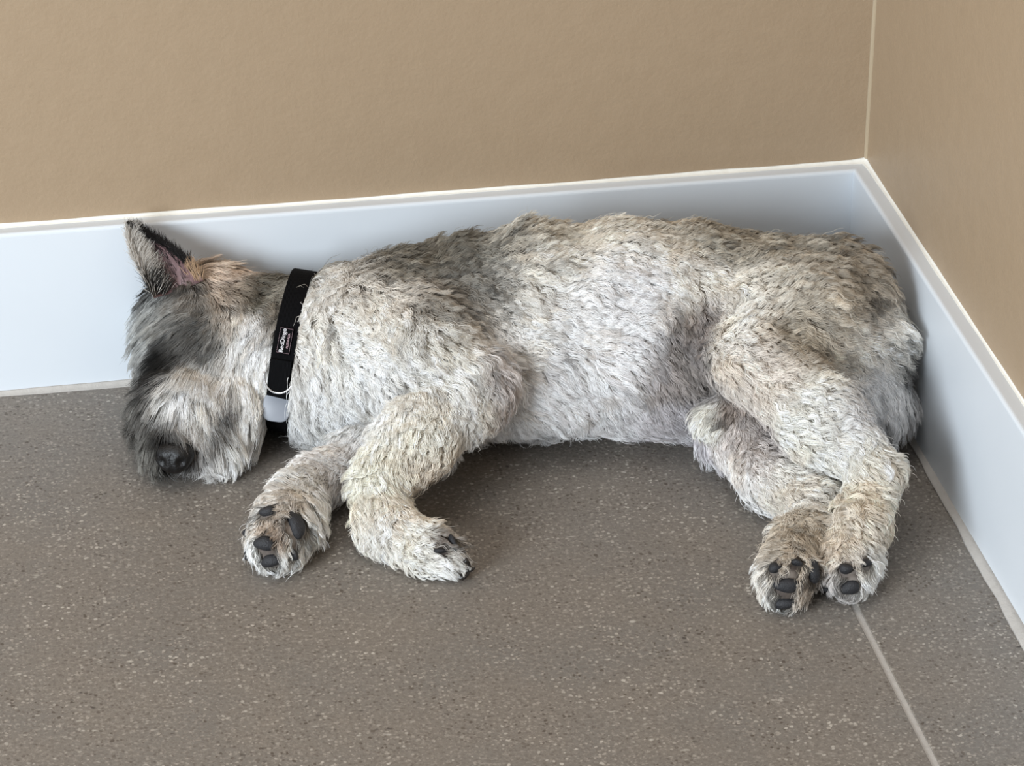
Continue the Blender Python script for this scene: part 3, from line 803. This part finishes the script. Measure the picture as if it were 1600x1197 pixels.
# closed eye under the brow
h = march(247, 578)
bm = ico(2); ex, ey, en = frame(h[1], -60)
for v in bm.verts: v.co = Vector(h[0] + ex * v.co.x * .009 + ey * v.co.y * .0045 + en * v.co.z * .0035)
eye = bm_obj('eye', bm, black, dog, True); eye['label'] = 'closed dark eye beneath the brow hair'
for (q, (p, n)) in pad_hits:
    x, y, nn = frame(n * .6 + BACK * .4, -q[4])
    bm = ico(3); a, b = q[2] / 2080., q[3] / 2080.
    ph = random.random() * 6
    for v in bm.verts:
        c = v.co; ang = math.atan2(c.y, c.x)
        k = 1 + .07 * math.cos(3 * ang + ph) + .04 * math.sin(2 * ang)
        v.co = Vector(p + x * c.x * a * k + y * c.y * b * k + nn * (c.z * .0044 + .0026))
    bm_obj('paw_pad', bm, padm, dog, True)
def claw(px, py, dx, dy, L=.010, r=.0019):
    h = march(px, py)
    if not h: return
    p, n = h; p = p + n * .004 + (dx * RIGHT - dy * UP) * .003; d = unit(dx * RIGHT - dy * UP); t = unit(d - (d @ n) * n * .6)
    vs, fs = [], []; s1 = unit(np.cross(t, n)); s2 = np.cross(s1, t)
    for k in range(7):
        s = k / 6; c = p + n * .0012 + t * L * (s - .25) - n * (L * .35 * s * s); rr = r * (1 - s) ** .7 + .0002
        for a in range(8):
            an = a * math.pi / 4; q = c + (s1 * math.cos(an) + s2 * math.sin(an) * 1.25) * rr; q[2] = max(q[2], .0006); vs.append(q)
    for k in range(6):
        for a in range(8): fs.append((k * 8 + a, k * 8 + (a + 1) % 8, (k + 1) * 8 + (a + 1) % 8, (k + 1) * 8 + a))
    fs.append(tuple(range(7, -1, -1))); fs.append(tuple(48 + a for a in range(8)))
    mesh_obj('claw', vs, fs, clawm, dog)
for q in [(722, 887, 1, .25), (716, 872, .9, .6), (714, 895, 1, .1)]:
    claw(*q)

# ------------------------------------------------------------------ collar
web = Mat('black_webbing', 0.9, rgba(8, 8, 10)); web.b.inputs['Specular IOR Level'].default_value = 0.12
wv = web.node('ShaderNodeTexWave'); wv.inputs['Scale'].default_value = 320; web.link(web.coord(), wv.inputs['Vector'])
web.link(web.bump(wv.outputs['Fac'], .4, .001), web.b.inputs['Normal'])
steel = Mat('polished_steel', 0.22, rgba(225, 226, 230)); steel.b.inputs['Metallic'].default_value = 1.0
tagm = Mat('grey_enamel', 0.45, rgba(140, 144, 152))
letter = Mat('white_thread', 0.8, rgba(225, 222, 225))
pinkish = Mat('pale_thread', 0.8, rgba(190, 160, 168))
def band_obj(name, TH, RR, hw, th, mat, parent):
    prof_ = [(-hw, 0), (-hw, th), (-hw * .93, th * 1.25), (hw * .93, th * 1.25), (hw, th), (hw, 0)]
    vs, fs = [], []; n = len(TH); m = len(prof_)
    for t, r in zip(TH, RR):
        d = cU * math.cos(t) + cW * math.sin(t)
        for (h_, o_) in prof_:
            q = cC + cAx * h_ + d * (r + o_); q[2] = max(q[2], .0008); vs.append(q)
    for i in range(n):
        for k in range(m):
            i2 = (i + 1) % n; k2 = (k + 1) % m
            fs.append((i * m + k, i2 * m + k, i2 * m + k2, i * m + k2))
    o = mesh_obj(name, vs, fs, mat, parent, smooth=False)
    bm = bmesh.new(); bm.from_mesh(o.data); bmesh.ops.recalc_face_normals(bm, faces=bm.faces); bm.to_mesh(o.data); bm.free()
    return o
collar = band_obj('dog_collar', TH, RR, CW, .0016, web, None)
collar['label'] = 'black webbing collar with steel ring and grey tag around the sleeping dog\'s neck'
collar['category'] = 'collar'
# surface point on the outside of the band seen at a pixel row: choose angle whose projection is nearest
def band_at(px_y):
    best = None
    for t in np.linspace(0, 2 * math.pi, 721):
        d = cU * math.cos(t) + cW * math.sin(t); r = np.interp(t, np.append(TH, 2 * math.pi), np.append(RR, RR[0])) + .0022
        p = cC + d * r
        if d @ BACK < 0: continue
        v = _R.T @ (p - CAM_LOC); py = 598.5 + v[1] / v[2] * FPX
        if best is None or abs(py - px_y) < best[0]: best = (abs(py - px_y), p, d, t)
    _, p, d, t = best
    tang = unit(-cU * math.sin(t) + cW * math.cos(t))
    if tang @ UP < 0: tang = -tang        # towards the top of the picture
    return p, d, tang
def text_obj(name, body, size, p, d, tang, off, mat, parent):
    cu = bpy.data.curves.new(name, 'FONT'); cu.body = body; cu.size = size; cu.extrude = .00012
    cu.align_x = 'CENTER'; cu.align_y = 'CENTER'; cu.materials.append(mat.m)
    o = bpy.data.objects.new(name, cu); COL.objects.link(o)
    x = tang; z = unit(d - (d @ x) * x); y = np.cross(z, x)
    M = Matrix(((x[0], y[0], z[0], 0), (x[1], y[1], z[1], 0), (x[2], y[2], z[2], 0), (0, 0, 0, 1)))
    loc = p + y * off + z * .0006
    M.translation = Vector(loc)
    o.matrix_world = M
    dg = bpy.context.evaluated_depsgraph_get(); me = bpy.data.meshes.new_from_object(o.evaluated_get(dg)); me.name = name
    me.transform(M); o2 = bpy.data.objects.new(name, me); COL.objects.link(o2); o2.parent = parent
    bpy.data.objects.remove(o)
    return o2
p, d, tang = band_at(532)
# woven label patch, its thin stitched outline, and two lines of lettering reading upwards
x = tang; z = unit(d - (d @ x) * x); y = np.cross(z, x)
def quad_plate(name, p, x, y, z, hx, hy, th, mat, parent):
    vs = [p + x * a * hx + y * b * hy + z * c for c in (-.0006, th) for a, b in ((-1, -1), (1, -1), (1, 1), (-1, 1))]
    fs = [(3, 2, 1, 0), (4, 5, 6, 7)] + [(i, (i + 1) % 4, 4 + (i + 1) % 4, 4 + i) for i in range(4)]
    return mesh_obj(name, vs, fs, mat, parent, smooth=False)
plate = quad_plate('woven_label', p, x, y, z, .0100, .0052, .0007, web, collar)
plate['label'] = 'black woven label with two lines of white lettering'
text_obj('lettering', 'RedDingo', .0046, p + z * .0003, d, tang, .0015, letter, plate)
text_obj('lettering', 'AUSTRALIA', .0023, p + z * .0003, d, tang, -.0026, pinkish, plate)
bm = bmesh.new()
def stitch(a, b):
    n_ = 16
    for k in range(n_):
        s0, s1 = a + (b - a) * (k + .15) / n_, a + (b - a) * (k + .75) / n_
        w_ = unit(np.cross(b - a, z)) * .00008
        v_ = [bm.verts.new(Vector(q + z * .0009)) for q in (s0 - w_, s1 - w_, s1 + w_, s0 + w_)]; bm.faces.new(v_)
cs_ = [p + x * a * .0094 + y * b * .0047 for a, b in ((-1, -1), (1, -1), (1, 1), (-1, 1))]
for k in range(4): stitch(cs_[k], cs_[(k + 1) % 4])
o = bm_obj('stitching', bm, pinkish, plate); o['kind'] = 'stuff'

def tube(name, pts, r, mat, parent, closed=False, n=10):
    vs, fs = [], []; m = len(pts); pts = [np.array(q) for q in pts]
    for i, q in enumerate(pts):
        a = pts[(i - 1) % m] if closed or i > 0 else pts[i]; b = pts[(i + 1) % m] if closed or i < m - 1 else pts[i]
        t = unit(b - a); s1 = unit(np.cross(t, BACK + .01)); s2 = np.cross(s1, t)
        for k in range(n):
            an = 2 * math.pi * k / n; vs.append(q + (s1 * math.cos(an) + s2 * math.sin(an)) * r)
    for i in range(m if closed else m - 1):
        for k in range(n):
            i2 = (i + 1) % m; fs.append((i * n + k, i * n + (k + 1) % n, i2 * n + (k + 1) % n, i2 * n + k))
    if not closed: fs += [tuple(range(n - 1, -1, -1)), tuple((m - 1) * n + k for k in range(n))]
    return mesh_obj(name, vs, fs, mat, parent)
# D ring: straight bar under the webbing loop, bow hanging out of it
p, d, tang = band_at(582)
x = tang; z = unit(d - (d @ x) * x); y = np.cross(z, x)      # x up along the band, y across it
c0 = p + z * .0026
ringp = []
for k in range(25):
    a = math.pi * k / 24
    ringp.append(c0 + y * math.cos(a) * .0115 - x * (math.sin(a) ** .9 * .0150) + z * (.0012))
tube('ring', ringp, .00085, steel, collar)['label'] = 'polished steel ring'
band_loop = quad_plate('webbing_loop', p - x * .002, x, y, z, .0125, .0078, .0030, web, collar)
# grey bone shaped tag hanging below the ring
p, d, tang = band_at(636)
x = tang; z = BACK; x = unit(x - (x @ z) * z); y = np.cross(z, x)
outl = []
for k in range(48):
    a = 2 * math.pi * k / 48
    ca, sa = math.cos(a), math.sin(a)
    r = 1 - .07 * math.cos(4 * a) - .14 * math.exp(-((a - math.pi / 2) / .22) ** 2)
    outl.append((ca * .0112 * r, sa * .0118 * r))
vs = []; fs = []
c0 = p + z * .0045
for lay, (th, sc) in enumerate(((-.0008, 1.), (.0006, 1.), (.0010, .93))):
    for (a, b) in outl: vs.append(c0 + y * a * sc + x * b * sc + z * th)
for lay in range(2):
    for k in range(48): fs.append((lay * 48 + k, lay * 48 + (k + 1) % 48, (lay + 1) * 48 + (k + 1) % 48, (lay + 1) * 48 + k))
fs.append(tuple(range(47, -1, -1))); fs.append(tuple(96 + k for k in range(48)))
mesh_obj('tag', vs, fs, tagm, collar)['label'] = 'grey enamel name tag'
tube('tag_ring', [c0 + x * (.0118 + .0022 * math.sin(k * math.pi / 8)) + y * .0022 * math.cos(k * math.pi / 8) + z * .001 for k in range(16)], .0004, steel, collar, closed=True)
